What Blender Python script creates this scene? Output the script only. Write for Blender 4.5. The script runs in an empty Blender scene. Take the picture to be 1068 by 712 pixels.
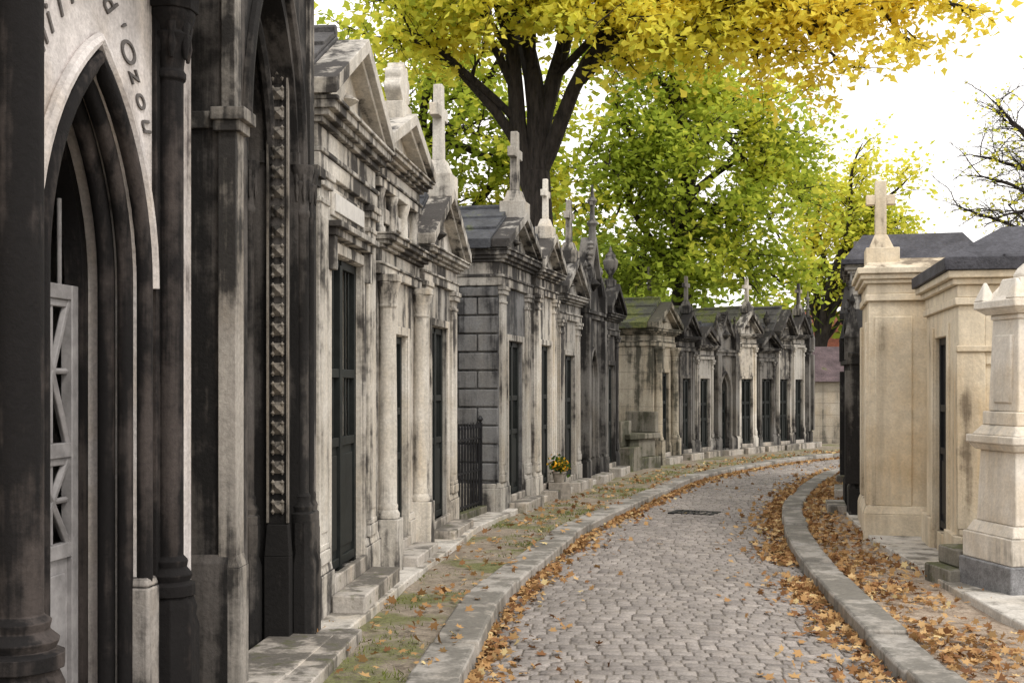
import bpy, math, random
import numpy as np
from mathutils import Vector, Matrix, noise as mnoise
random.seed(7)
RNG=np.random.default_rng(11)
scene=bpy.context.scene
col=scene.collection

# ------------------------------------------------------------------ node helpers
class NT:
    def __init__(s,name):
        s.m=bpy.data.materials.new(name); s.m.use_nodes=True
        s.t=s.m.node_tree; s.n=s.t.nodes; s.n.clear()
        s.out=s.n.new('ShaderNodeOutputMaterial')
    def link(s,a,b): s.t.links.new(a,b)
    def put(s,v,sock):
        if v is None: return
        if isinstance(v,bpy.types.NodeSocket): s.link(v,sock)
        else:
            if isinstance(v,(tuple,list)) and len(v)==3 and sock.type=='RGBA': v=(*v,1)
            sock.default_value=v
    def math(s,op,a,b=None,c=None,clamp=False):
        n=s.n.new('ShaderNodeMath'); n.operation=op; n.use_clamp=clamp
        s.put(a,n.inputs[0]); s.put(b,n.inputs[1])
        if c is not None: s.put(c,n.inputs[2])
        return n.outputs[0]
    def mix(s,f,a,b,mode='MIX'):
        n=s.n.new('ShaderNodeMix'); n.data_type='RGBA'; n.blend_type=mode
        s.put(f,n.inputs[0]); s.put(a,n.inputs[6]); s.put(b,n.inputs[7])
        return n.outputs[2]
    def noise(s,vec,scale,detail=4,rough=.6):
        n=s.n.new('ShaderNodeTexNoise'); s.put(vec,n.inputs['Vector'])
        n.inputs['Scale'].default_value=scale; n.inputs['Detail'].default_value=detail
        n.inputs['Roughness'].default_value=rough
        return n.outputs[0]
    def map(s,v,a,b,c=0,d=1,smooth=False):
        n=s.n.new('ShaderNodeMapRange')
        if smooth: n.interpolation_type='SMOOTHSTEP'
        s.put(v,n.inputs[0])
        for i,x in enumerate((a,b,c,d)): n.inputs[i+1].default_value=x
        return n.outputs[0]
    def mapping(s,vec,loc=(0,0,0),sc=(1,1,1)):
        n=s.n.new('ShaderNodeMapping'); s.put(vec,n.inputs[0])
        n.inputs['Location'].default_value=loc; n.inputs['Scale'].default_value=sc
        return n.outputs[0]
    def geo(s): 
        return s.n.new('ShaderNodeNewGeometry')
    def attr(s,name):
        n=s.n.new('ShaderNodeAttribute'); n.attribute_name=name
        return n.outputs['Fac']
    def bump(s,h,strength=.3,dist=.02):
        n=s.n.new('ShaderNodeBump'); s.put(h,n.inputs['Height'])
        n.inputs['Strength'].default_value=strength; n.inputs['Distance'].default_value=dist
        return n.outputs[0]
    def bsdf(s,colr,rough=.85,normal=None,metal=0,spec=.3):
        n=s.n.new('ShaderNodeBsdfPrincipled')
        s.put(colr,n.inputs['Base Color']); s.put(rough,n.inputs['Roughness'])
        n.inputs['Metallic'].default_value=metal
        n.inputs['Specular IOR Level'].default_value=spec
        if normal is not None: s.link(normal,n.inputs['Normal'])
        s.link(n.outputs[0],s.out.inputs[0])
        return s.m

_seed=[0]; SPEC={}
def stone(name,light=(.55,.52,.46),dark=(.05,.048,.046),amt=.45,joint=0,moss=0.0,rough=.88,grain=.36,zg=.045):
    _seed[0]+=1; sd=_seed[0]; SPEC[name]=(light,dark,amt)
    N=NT(name); g=N.geo(); P=N.mapping(g.outputs['Position'],(sd*3.7,sd*1.9,sd*.37))
    sep=N.n.new('ShaderNodeSeparateXYZ'); N.link(g.outputs['Position'],sep.inputs[0])
    sn=N.n.new('ShaderNodeSeparateXYZ'); N.link(g.outputs['True Normal'],sn.inputs[0])
    n1=N.noise(N.mapping(P,sc=(5.5,5.5,.30)),1,5,.66)
    n2=N.noise(P,1.2,4,.6)
    n3=N.noise(P,46,3,.7)
    n4=N.noise(P,8,4,.65)
    s=N.math('ADD',N.math('MULTIPLY',n1,.47),N.math('MULTIPLY',n2,.35))
    s=N.math('ADD',s,N.math('MULTIPLY',n4,.18))
    up=N.map(sn.outputs[2],.35,.9,0,.05,True)
    low=N.map(sep.outputs[2],0.1,.8,.05,0)
    hi=N.math('MULTIPLY',N.map(sep.outputs[2],1.5,2.8,0,zg),N.map(sep.outputs[2],3.2,3.7,1,-.3))
    s=N.math('ADD',s,N.math('ADD',up,N.math('ADD',low,hi)))
    lo=.585-.19*amt
    mask=N.map(s,lo,lo+.085,0,1,True)
    mid=tuple(l*.58+d*.42 for l,d in zip(light,dark))
    warm=(light[0]*.94,light[1]*.81,light[2]*.62)
    c=N.mix(N.map(n2,.43,.66,0,.85),light,warm)
    premask=N.map(s,lo-.10,lo+.03,0,.75,True)
    c=N.mix(premask,c,mid)
    c=N.mix(N.math('MULTIPLY',mask,.94),c,dark)
    c=N.mix(grain,c,N.mix(1,c,N.map(n3,.3,.72,.35,1.4),'MULTIPLY'))
    c=N.mix(.3,c,N.mix(1,c,N.map(n4,.3,.7,.5,1.35),'MULTIPLY'))
    if moss>0:
        mz=N.math('ADD',N.map(sep.outputs[2],.15,.7,.10+.1*moss,0),N.map(sn.outputs[2],.5,.95,0,moss*.25))
        mm=N.map(N.math('ADD',N.math('SUBTRACT',n4,.66),mz),0,.18,0,.75,True)
        c=N.mix(mm,c,(.085,.09,.035))
    h=N.math('ADD',N.math('MULTIPLY',n3,.35),N.math('MULTIPLY',n4,.5))
    if joint:
        fr=N.math('FRACT',N.math('DIVIDE',N.math('ADD',sep.outputs[2],.11),joint))
        j=N.math('LESS_THAN',fr,.018/joint*.5)
        c=N.mix(N.math('MULTIPLY',j,.6),c,(.06,.055,.05))
        h=N.math('SUBTRACT',h,N.math('MULTIPLY',j,.8))
    return N.bsdf(c,rough,N.bump(h,.55,.018))

def slate(name,base=(.075,.08,.09),moss=0.0,course=.16):
    _seed[0]+=1; sd=_seed[0]
    N=NT(name); g=N.geo(); P=N.mapping(g.outputs['Position'],(sd*2.1,sd,sd*.7))
    sep=N.n.new('ShaderNodeSeparateXYZ'); N.link(g.outputs['Position'],sep.inputs[0])
    n2=N.noise(P,3,4,.65); n3=N.noise(P,30,3,.7)
    c=N.mix(N.map(n2,.35,.7),base,tuple(min(1,b*2.2+.015) for b in base))
    c=N.mix(.6,c,N.mix(1,c,N.map(n3,.3,.7,.4,1.4),'MULTIPLY'))
    mm=N.map(N.math('ADD',n2,moss*.3),.55,.68,0,.85,True)
    c=N.mix(mm,c,N.mix(N.map(n3,.4,.65),(.045,.06,.012),(.13,.14,.03)))
    fr=N.math('FRACT',N.math('DIVIDE',sep.outputs[2],course))
    h=N.math('ADD',N.math('MULTIPLY',fr,-.6),n3)
    return N.bsdf(c,.7,N.bump(h,.6,.02))

def simple(name,c,rough=.6,metal=0,var=.4,sc=20,bump=.2):
    _seed[0]+=1
    N=NT(name); g=N.geo(); n=N.noise(g.outputs['Position'],sc,3,.65); n2=N.noise(g.outputs['Position'],sc*.15,3,.6)
    k=N.math('ADD',N.math('MULTIPLY',n,.5),N.math('MULTIPLY',n2,.5))
    cc=N.mix(N.map(k,.35,.65),tuple(x*(1-var) for x in c),tuple(min(1,x*(1+var)) for x in c))
    return N.bsdf(cc,rough,N.bump(n,bump,.01),metal)

M_iron=simple('wrought_iron',(.018,.018,.02),.55,.3)
M_bronze=simple('door_bronze',(.016,.019,.018),.6,.2)
M_greydoor=simple('door_grey_paint',(.27,.26,.26),.6,0,.35,14,.4)
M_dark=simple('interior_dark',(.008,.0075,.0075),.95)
M_granite=simple('granite',(.20,.20,.205),.6,0,.5,90,.15)
M_ins=simple('inscription_grey',(.13,.12,.115),.8)

# ------------------------------------------------------------------ mesh part
import bmesh
class Part:
    def __init__(s,name,mat,parent=None,bevel=.008):
        s.name=name; s.mat=mat; s.parent=parent; s.bevel=bevel; s.v=[]; s.f=[]
    def box(s,x0,x1,y0,y1,z0,z1):
        s.frus(x0,x1,y0,y1,z0,z1,0,0)
    def frus(s,x0,x1,y0,y1,z0,z1,ix,iy):
        b=len(s.v)
        s.v+=[(x0,y0,z0),(x1,y0,z0),(x1,y1,z0),(x0,y1,z0),(x0+ix,y0+iy,z1),(x1-ix,y0+iy,z1),(x1-ix,y1-iy,z1),(x0+ix,y1-iy,z1)]
        s.f+=[tuple(b+i for i in q) for q in ((0,3,2,1),(4,5,6,7),(0,1,5,4),(1,2,6,5),(2,3,7,6),(3,0,4,7))]
    def poly(s,pts,y0,y1):
        b=len(s.v); n=len(pts)
        s.v+=[(x,y0,z) for x,z in pts]+[(x,y1,z) for x,z in pts]
        s.f.append(tuple(b+i for i in range(n)))
        s.f.append(tuple(b+n+i for i in reversed(range(n))))
        for i in range(n):
            j=(i+1)%n; s.f.append((b+i,b+n+i,b+n+j,b+j))
    def lathe(s,cx,cy,prof,n=16,rot=0,cap=True):
        b=len(s.v)
        for r,z in prof:
            for i in range(n):
                a=2*math.pi*i/n+rot; s.v.append((cx+r*math.cos(a),cy+r*math.sin(a),z))
        for k in range(len(prof)-1):
            for i in range(n):
                j=(i+1)%n; s.f.append((b+k*n+i,b+k*n+j,b+(k+1)*n+j,b+(k+1)*n+i))
        if cap:
            s.f.append(tuple(b+i for i in reversed(range(n))))
            s.f.append(tuple(b+(len(prof)-1)*n+i for i in range(n)))
    def tube(s,pts,r,n=8):
        pts=[Vector(p) for p in pts]; rs=r if isinstance(r,(list,tuple,np.ndarray)) else [r]*len(pts)
        b=len(s.v); ref=Vector((0.31,.9,.11))
        for k,p in enumerate(pts):
            t=(pts[min(k+1,len(pts)-1)]-pts[max(k-1,0)]).normalized()
            a=t.cross(ref)
            if a.length<.05: a=t.cross(Vector((1,0,0)))
            a.normalize(); c=t.cross(a)
            for i in range(n):
                an=2*math.pi*i/n; q=p+(a*math.cos(an)+c*math.sin(an))*rs[k]; s.v.append(tuple(q))
        for k in range(len(pts)-1):
            for i in range(n):
                j=(i+1)%n; s.f.append((b+k*n+i,b+k*n+j,b+(k+1)*n+j,b+(k+1)*n+i))
        s.f.append(tuple(b+i for i in reversed(range(n)))); s.f.append(tuple(b+(len(pts)-1)*n+i for i in range(n)))
    def pyr(s,cx,cy,cz,r,h,axis='z',n=4):
        b=len(s.v)
        for i in range(n):
            a=2*math.pi*i/n+math.pi/4
            if axis=='z': s.v.append((cx+r*math.cos(a),cy+r*math.sin(a),cz))
            elif axis=='-y': s.v.append((cx+r*math.cos(a),cy,cz+r*math.sin(a)))
            else: s.v.append((cx,cy+r*math.cos(a),cz+r*math.sin(a)))
        s.v.append({'z':(cx,cy,cz+h),'-y':(cx,cy-h,cz),'-x':(cx-h,cy,cz)}[axis])
        for i in range(n): s.f.append((b+i,b+(i+1)%n,b+n))
        s.f.append(tuple(b+i for i in reversed(range(n))))
    def done(s):
        if not s.v: return None
        me=bpy.data.meshes.new(s.name); me.from_pydata(s.v,[],s.f); me.materials.append(s.mat)
        for p in me.polygons: p.use_smooth=True
        me.update()
        bm=bmesh.new(); bm.from_mesh(me); bmesh.ops.recalc_face_normals(bm,faces=bm.faces); bm.to_mesh(me); bm.free()
        me.set_sharp_from_angle(angle=math.radians(38))
        ob=bpy.data.objects.new(s.name,me); col.objects.link(ob)
        if s.parent: ob.parent=s.parent
        if s.bevel:
            m=ob.modifiers.new('bevel','BEVEL'); m.width=s.bevel; m.segments=2; m.limit_method='ANGLE'; m.angle_limit=math.radians(40)
            m.use_clamp_overlap=True
        return ob

def empty(name,p0,p1=None,z=0):
    e=bpy.data.objects.new(name,None); e.empty_display_size=.2; col.objects.link(e)
    a=0
    if p1 is not None: a=math.atan2(p1[1]-p0[1],p1[0]-p0[0])
    e.location=(p0[0],p0[1],z); e.rotation_euler=(0,0,a)
    return e

# ------------------------------------------------------------------ ornaments
def orn(T,kind,cx,cy,z,s=1.0):
    if kind=='cross':
        T.box(cx-.17*s,cx+.17*s,cy-.15*s,cy+.15*s,z-.12*s,z+.10*s)
        T.frus(cx-.13*s,cx+.13*s,cy-.12*s,cy+.12*s,z+.10*s,z+.24*s,.05*s,.045*s)
        t=.05*s
        T.frus(cx-.065*s,cx+.065*s,cy-t,cy+t,z+.24*s,z+.95*s,.012*s,.008*s)
        T.box(cx-.21*s,cx-.06*s,cy-t*.9,cy+t*.9,z+.63*s,z+.745*s)
        T.box(cx+.06*s,cx+.21*s,cy-t*.9,cy+t*.9,z+.63*s,z+.745*s)
    elif kind=='acro':
        T.box(cx-.2*s,cx+.2*s,cy-.08,cy+.12,z-.14*s,z+.06*s)
        pts=[(cx-.07*s,z+.06*s),(cx+.07*s,z+.06*s)]
        for i in range(37):
            a=math.radians(-20+220*i/36); r=(.17+.05*abs(math.sin(a*4.5)))*s
            pts.append((cx+r*math.cos(a),z+.20*s+r*math.sin(a)*1.15))
        T.poly(pts,cy-.06,cy+.08)
    elif kind=='urn':
        T.lathe(cx,cy,[(.10*s,z-.08*s),(.10*s,z+.04*s),(.04*s,z+.07*s),(.035*s,z+.12*s),(.11*s,z+.24*s),(.13*s,z+.36*s),(.08*s,z+.42*s),(.09*s,z+.45*s),(.03*s,z+.52*s),(.012*s,z+.6*s)],14)
    elif kind=='finial':
        T.lathe(cx,cy,[(.06*s,z-.1*s),(.05*s,z+.15*s),(.085*s,z+.2*s),(.04*s,z+.26*s),(.03*s,z+.45*s),(.075*s,z+.52*s),(.03*s,z+.58*s),(.012*s,z+.75*s)],8)
        T.box(cx-.10*s,cx+.10*s,cy-.02,cy+.02,z+.45*s,z+.50*s)

def door(par,x0,x1,z0,z1,y,style,mat,arch=False,apexz=None):
    D=Part('door',mat,par,.004)
    w=x1-x0; c=(x0+x1)/2; st=.055
    top=apexz if arch else z1
    zs=z1
    D.box(x0+.002,x0+st,y,y+.05,z0,zs); D.box(x1-st,x1-.002,y,y+.05,z0,zs); D.box(c-.035,c+.035,y-.006,y+.05,z0,top-.04)
    rails=[z0+.03,z0+(z1-z0)*.40,z0+(z1-z0)*.62,z1-.06]
    for r in rails: 
        D.box(x0+st,c-.035,y+.002,y+.045,r,r+.06); D.box(c+.035,x1-st,y+.002,y+.045,r,r+.06)
    for a,b in ((x0+st,c-.035),(c+.035,x1-st)):
        D.box(a,b,y+.02,y+.04,z0+.09,rails[1])
        D.box(a+.04,b-.04,y+.008,y+.021,z0+.15,rails[1]-.06)
        for lo,hi in ((rails[1]+.06,rails[2]),(rails[2]+.06,rails[3])):
            if style=='star':
                m=(a+b)/2; nseg=max(1,round((hi-lo)/(b-a)/1.6))
                for k in range(nseg):
                    l=lo+(hi-lo)*k/nseg; h=lo+(hi-lo)*(k+1)/nseg
                    D.tube([(a,y+.025,l),(b,y+.025,h)],.019,5); D.tube([(a,y+.025,h),(b,y+.025,l)],.019,5)
                    D.tube([(a,y+.028,(l+h)/2),(b,y+.028,(l+h)/2)],.014,5)
                    D.box(a,b,y+.012,y+.04,h-.03,h)
                D.tube([(m,y+.03,lo),(m,y+.03,hi)],.014,5)
            else:
                n=4
                for i in range(1,n): D.tube([(a+(b-a)*i/n,y+.025,lo),(a+(b-a)*i/n,y+.025,hi)],.009,5)
    if arch:
        for i in range(1,6):
            x=x0+w*i/6
            D.tube([(x,y+.025,z1-.02),(x,y+.025,z1+(apexz-z1)*(1-abs(x-c)/(w/2))**.6-.03)],.011,5)
    D.done()
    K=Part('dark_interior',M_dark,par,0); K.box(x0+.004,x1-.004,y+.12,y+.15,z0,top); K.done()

# ------------------------------------------------------------------ classical chapel
def chapel(name,p0,p1,d=1.9,h=2.7,dw=.8,dh=2.2,st=None,rf=None,gh=.55,roof='gable',side=.28,
           top='cross',ts=1.0,attic=0,plaque=False,columns=False,rust=False,style='bars',step=.25,dmat=None,trim=None,ent=1.0,console=False,pcol=.47,pr=.5,dy=.04):
    par=empty(name,p0,p1); w=math.dist(p0,p1)
    tr=trim or st
    l_,d_,a_=SPEC[tr.name]
    cm=stone(tr.name+'_cornice',tuple(x*.88 for x in l_),d_,min(1,a_+.14))
    W=Part('walls',st,par,.006); T=Part('pilasters_and_trim',tr,par,.007); C=Part('cornice',cm,par,.006)
    dx0=(w-dw)/2; dx1=dx0+dw
    W.box(0,dx0,0,.25,0,h); W.box(dx1,w,0,.25,0,h); W.box(dx0,dx1,0,.25,dh,h)
    W.box(0,.18,.25,d,0,h); W.box(w-.18,w,.25,d,0,h); W.box(.18,w-.18,d-.18,d,0,h)
    W.box(dx0+.002,dx1-.002,.003,d-.2,0,step)
    ph=pcol; e=.055*(pr+.25)
    for a,b in ((-.045,dx0-.015),(dx1+.015,w+.045)):
        T.box(a,b,-e,.03,0,ph-.06); T.frus(a+.008,b-.008,-e+.008,.03,ph-.06,ph,.012,.012)
    T.box(-.045,.02,.03,d+.03,0,ph-.06); T.box(w-.02,w+.045,.03,d+.03,0,ph-.06)
    T.box(-.03,.02,.03,d+.02,ph-.06,ph-.01); T.box(w-.02,w+.03,.03,d+.02,ph-.06,ph-.01)
    pw=max(.07,min(.24,dx0-.13))
    for a in (.02,w-.02-pw):
        if columns:
            r=min(.075,pw*.40); cx=a+pw/2; cy=-.025-r*.5
            T.box(cx-1.4*r,cx+1.4*r,cy-1.4*r,0.01,0,ph+.08)
            T.lathe(cx,cy,[(r*1.25,ph+.08),(r*1.3,ph+.12),(r*1.05,ph+.15),(r*1.1,ph+.18),(r*.98,ph+.2),(r,h*.5),(r*.86,h-.26),(r*1.0,h-.25),(r*.9,h-.22),(r*1.0,h-.16),(r*1.35,h-.07),(r*1.4,h-.06)],18)
            T.box(cx-r*1.35,cx+r*1.35,cy-r*1.35,.01,h-.06,h-.002)
        else:
            q=pr
            T.box(a,a+pw,-.06*q,.01,ph,h-.003)
            T.box(a-.015,a+pw+.015,-.085*q,.012,ph+.002,ph+.09); T.box(a-.008,a+pw+.008,-.073*q,.011,ph+.09,ph+.13)
            T.box(a-.012,a+pw+.012,-.08*q,.012,h-.20,h-.165); T.box(a-.02,a+pw+.02,-.095*q-.01,.013,h-.10,h-.05); T.box(a-.03,a+pw+.03,-.11*q-.015,.014,h-.05,h-.004)
            if pw>.15: T.box(a+.045,a+pw-.045,-.07*q-.004,.0,ph+.2,h-.28)
    sw=min(.08,dx0-pw-.03)
    T.box(dx0-sw,dx0-.006,-.02,.01,step+.0,dh+sw); T.box(dx1+.006,dx1+sw,-.02,.01,step,dh+sw); T.box(dx0-.006,dx1+.006,-.02,.01,dh+.006,dh+sw)
    if console:
        C.box(dx0-.02-sw,dx1+.02+sw,-.07,.01,dh+sw+.02,dh+sw+.07); C.box(dx0-.05-sw,dx1+.05+sw,-.11,.01,dh+sw+.07,dh+sw+.11)
        for a in (dx0-sw,dx1+.01): C.frus(a,a+sw-.01,-.06,.01,dh-.12,dh+sw+.018,0,0)
    if plaque and h-dh>.4:
        T.box(dx0+.02,dx1-.02,-.02,.01,dh+sw+.16,h-.05)
        Pq=Part('name_plaque',M_plaque,par,.004); Pq.box(dx0+.06,dx1-.06,-.034,.0,dh+sw+.19,h-.08); Pq.done()
    def entab(z,k=1.0):
        for i,(p,hh) in enumerate(((.03,.10),(.045,.03),(.012,.14),(.05,.035),(.09,.04),(.13,.05),(.15,.025))):
            hh*=k; q=p*side
            (T if i in(0,2) else C).box(-q,w+q,-p-.01,d+p*.3,z,z+hh-.0005); z+=hh
        return z
    z=entab(h,ent)
    if attic:
        W.box(.06,w-.06,.04,d-.05,z,z+attic)
        for i in range(4):
            x=.12+(w-.24)*i/3; r=.045
            T.lathe(x,.01,[(r*1.3,z),(r*1.3,z+.05),(r,z+.07),(r*.9,z+attic-.1),(r*1.4,z+attic-.02),(r*1.4,z+attic)],12)
        T.box(.3,w-.3,.01,.05,z+.12,z+attic-.12)
        z+=attic
        z=entab(z,.7)
    R=Part('roof',rf,par,.006)
    c=w/2; q=.15*side+.02
    if roof=='gable':
        T.poly([(.0,z),(w,z),(c,z+gh)],.0,d-.04)
        for y0,y1,tt in ((-.16,.06,.10),):
            C.poly([(-q,z+.002),(c,z+gh),(c,z+gh+tt),(-q,z+tt)],y0,y1); C.poly([(c,z+gh),(w+q,z+.002),(w+q,z+tt),(c,z+gh+tt)],y0,y1)
            T.poly([(-q*.6,z-.01),(c,z+gh-.05),(c,z+gh-.002),(-q*.6,z+.03)],y0+.05,y1); T.poly([(c,z+gh-.05),(w+q*.6,z-.01),(w+q*.6,z+.03),(c,z+gh-.002)],y0+.05,y1)
        q2=q+.05*side+.01
        R.poly([(-q2,z-.01),(c,z+gh+.006),(c,z+gh+.125),(-q2,z+.10)],.061,d+.08); R.poly([(c,z+gh+.006),(w+q2,z-.01),(w+q2,z+.10),(c,z+gh+.125)],.061,d+.08)
        n=3
        for k in range(1,n):
            f=k/n
            for sx in (0,1):
                xa=(-q2)*(1-f)+c*f; za=(z+.10)*(1-f)+(z+gh+.125)*f
                xb=c; zb=z+gh+.125
                if sx: xa=w-xa
                pts=[(xa,za),(xb,zb),(xb,zb+.02*k),(xa,za+.02*k+.01)]
                if sx: pts=[pts[1],pts[0],pts[3],pts[2]]
                R.poly(pts,.07+.002*k,d+.07)
        R.tube([(c,.07,z+gh+.16),(c,d+.07,z+gh+.16)],.045,8)
        zt=z+gh+.12
        cyy=.0
        if gh>.4:
            T.lathe(c,0.0,[(.001,z+gh*.25),(.09,z+gh*.36),(.001,z+gh*.47)],12)
    elif roof=='hip':
        R.box(-q-.03,w+q+.03,-.18,d+.08,z,z+.06)
        R.frus(-q,w+q,-.15,d+.05,z+.06,z+gh,w*.30,d*.16); zt=z+gh
        cyy=d*.3
    if top: orn(T,top,c,cyy+.0,zt,ts)
    S=Part('steps',M_step,par,.012); S.box(dx0-.12,dx1+.12,-.26,-e-.004,0,step*.55+.08); S.box(dx0-.012,dx1+.012,-e-.003,-.0,0,step+.04); S.done()
    if rust:
        Q=Part('rusticated_blocks',st,par,.012)
        zz=ph+.02; k=0
        while zz<h-.05:
            hh=min(.21,h-.01-zz); y=.0; off=.25 if k%2 else .48
            while y<d-.02:
                y1=min(d-.01,y+off); off=.48
                Q.box(-.028,.01,y+.008,y1-.008,zz+.008,zz+hh-.008); y=y1
            zz+=hh; k+=1
        Q.done()
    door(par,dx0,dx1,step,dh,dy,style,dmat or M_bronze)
    W.done(); T.done(); R.done(); C.done()
    return par

# ------------------------------------------------------------------ gothic
def archpts(c,a,hs,rise,n=10):
    L=[]
    R=(a*a+rise*rise)/(2*a); cx=c-a+R
    for i in range(n+1):
        t=i/n; th=math.asin(min(1,rise/R))*t
        L.append((cx-R*math.cos(th),hs+R*math.sin(th)))
    Rr=[(2*c-x,z) for x,z in reversed(L[:-1])]
    return L+Rr
def archwall(P,w,c,a,hs,rise,H,y0,y1,x0=0,z0=0):
    pts=archpts(c,a,hs,rise); n=len(pts)//2
    L=pts[:n+1]; Rr=pts[n:]
    P.poly([(x0,z0),(c-a,z0)]+L+[(c,H),(x0,H)],y0,y1)
    P.poly([(c+a,z0),(w,z0),(w,H),(c,H)]+Rr,y0,y1)
def archtube(P,c,a,hs,rise,y,r,z0,n=8,jamb=True):
    pts=archpts(c,a,hs,rise,12)
    path=[(x,y,z) for x,z in pts]
    if jamb: path=[(c-a,y,z0)]+path+[(c+a,y,z0)]
    P.tube(path,r,n)
def colonnette(T,x,y,r,z0,z1,big=1.0):
    T.lathe(x,y,[(r*1.9,z0),(r*1.9,z0+.05),(r*1.5,z0+.06),(r*1.7,z0+.09),(r*1.25,z0+.12),(r*1.35,z0+.15),(r,z0+.17),(r,z1-.30),(r*1.2,z1-.29),(r*1.2,z1-.265),(r,z1-.25),(r*1.15,z1-.18),(r*1.6,z1-.1),(r*1.35,z1-.09),(r*1.9,z1-.03),(r*1.9,z1)],14)
    for i in range(7):
        a=2*math.pi*i/7
        T.lathe(x+r*1.35*math.cos(a),y+r*1.35*math.sin(a),[(r*.15,z1-.21),(r*.38,z1-.15),(r*.3,z1-.11),(r*.45,z1-.06),(r*.1,z1-.03)],6)

def gothic(name,p0,p1,d=1.9,h=2.6,a=.28,hs=1.7,rise=.5,st=None,rf=None,gh=1.1,top='finial',pin=True,trim=None,ts=1.0):
    par=empty(name,p0,p1); w=math.dist(p0,p1); c=w/2; tr=trim or st
    W=Part('walls',st,par,0); T=Part('trim',tr,par,.005)
    archwall(W,w,c,a,hs,rise,h,0,.22)
    W.box(0,.16,.22,d,0,h-.001); W.box(w-.16,w,.22,d,0,h-.001); W.box(.16,w-.16,d-.16,d,0,h-.001)
    W.box(c-a+.002,c+a-.002,.003,d-.2,0,.22)
    for k,(o,yy,r) in enumerate(((.045,-.01,.035),(-.0,.05,.03))): archtube(T,c,a+o,hs,rise+o,yy,r,.45)
    for x0,x1 in ((-.04,c-a-.02),(c+a+.02,w+.04)): T.box(x0,x1,-.06,.02,0,.42); T.frus(x0,x1,-.06,.02,.42,.48,.02,.03)
    T.box(-.04,.02,.02,d,0,.42); T.box(w-.02,w+.04,.02,d,0,.42)
    T.box(-.03,w+.03,-.05,d+.02,h,h+.07); T.box(-.05,w+.05,-.09,d+.04,h+.07,h+.12)
    z=h+.12
    T.poly([(.0,z),(w,z),(c,z+gh)],.0,.16)
    for yy in (-.07,):
        T.poly([(-.04,z),(c,z+gh),(c,z+gh+.11),(-.06,z+.07)],yy,.18); T.poly([(c,z+gh),(w+.04,z),(w+.06,z+.07),(c,z+gh+.11)],yy,.18)
    n=6
    for k in range(1,n):
        f=k/n
        for s in (0,1):
            x=-.04+(c+.04)*f; x=w-x if s else x; zz=z+gh*f+.1
            T.lathe(x,-.0,[(.02,zz-.04),(.055,zz+.01),(.035,zz+.04),(.06,zz+.075),(.01,zz+.12)],6)
    T.lathe(c,-.02,[(.001,z+gh*.30),(.12,z+gh*.30+.11),(.001,z+gh*.30+.22)],10)
    R=Part('roof',rf,par,.005); g2=gh*.75
    R.poly([(-.05,z),(c,z+g2),(c,z+g2+.07),(-.06,z+.06)],.181,d+.05); R.poly([(c,z+g2),(w+.05,z),(w+.06,z+.06),(c,z+g2+.07)],.181,d+.05)
    W.poly([(.0,z+.001),(w,z+.001),(c,z+g2)],.19,d-.02)
    if pin:
        for x in (.04,w-.04):
            T.box(x-.08,x+.08,-.1,.06,.48,h-.002)
            T.box(x-.085,x+.085,-.105,.065,z+.001,z+.25); T.frus(x-.09,x+.09,-.11,.07,z+.25,z+.62,.082,.082)
            T.lathe(x,-.02,[(.012,z+.6),(.035,z+.66),(.006,z+.74)],8)
    if top: orn(T,top,c,0,z+gh+.1,ts)
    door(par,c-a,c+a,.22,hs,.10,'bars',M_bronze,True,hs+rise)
    S=Part('steps',M_step,par,.012); S.box(c-a-.12,c+a+.12,-.28,-.062,0,.2); S.done()
    W.done();T.done();R.done()
    return par

M_step=stone('step_stone',(.54,.50,.45),(.12,.11,.095),.22,moss=.12,zg=0)
M_plaque=simple('plaque_marble',(.58,.56,.53),.5,0,.15,20,.05)
S_white=lambda n,a=.25,j=0:stone(n,(.72,.68,.61),(.032,.029,.028),a,j)
S_grey=lambda n,a=.5,j=0:stone(n,(.50,.475,.43),(.027,.025,.025),a,j)
S_dark=lambda n,a=.8,j=0:stone(n,(.22,.21,.195),(.014,.013,.013),a,j)
S_cream=lambda n,a=.12,j=0:stone(n,(.76,.67,.52),(.17,.135,.095),a,j,grain=.22)
R_slate=slate('slate_roof',(.032,.034,.039),-.05)
R_slate2=slate('slate_roof_weathered',(.05,.048,.048),.1)
R_moss=slate('mossy_roof',(.05,.05,.042),.40)
R_lead=slate('dark_roof',(.033,.033,.04),-.3,.3)

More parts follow.
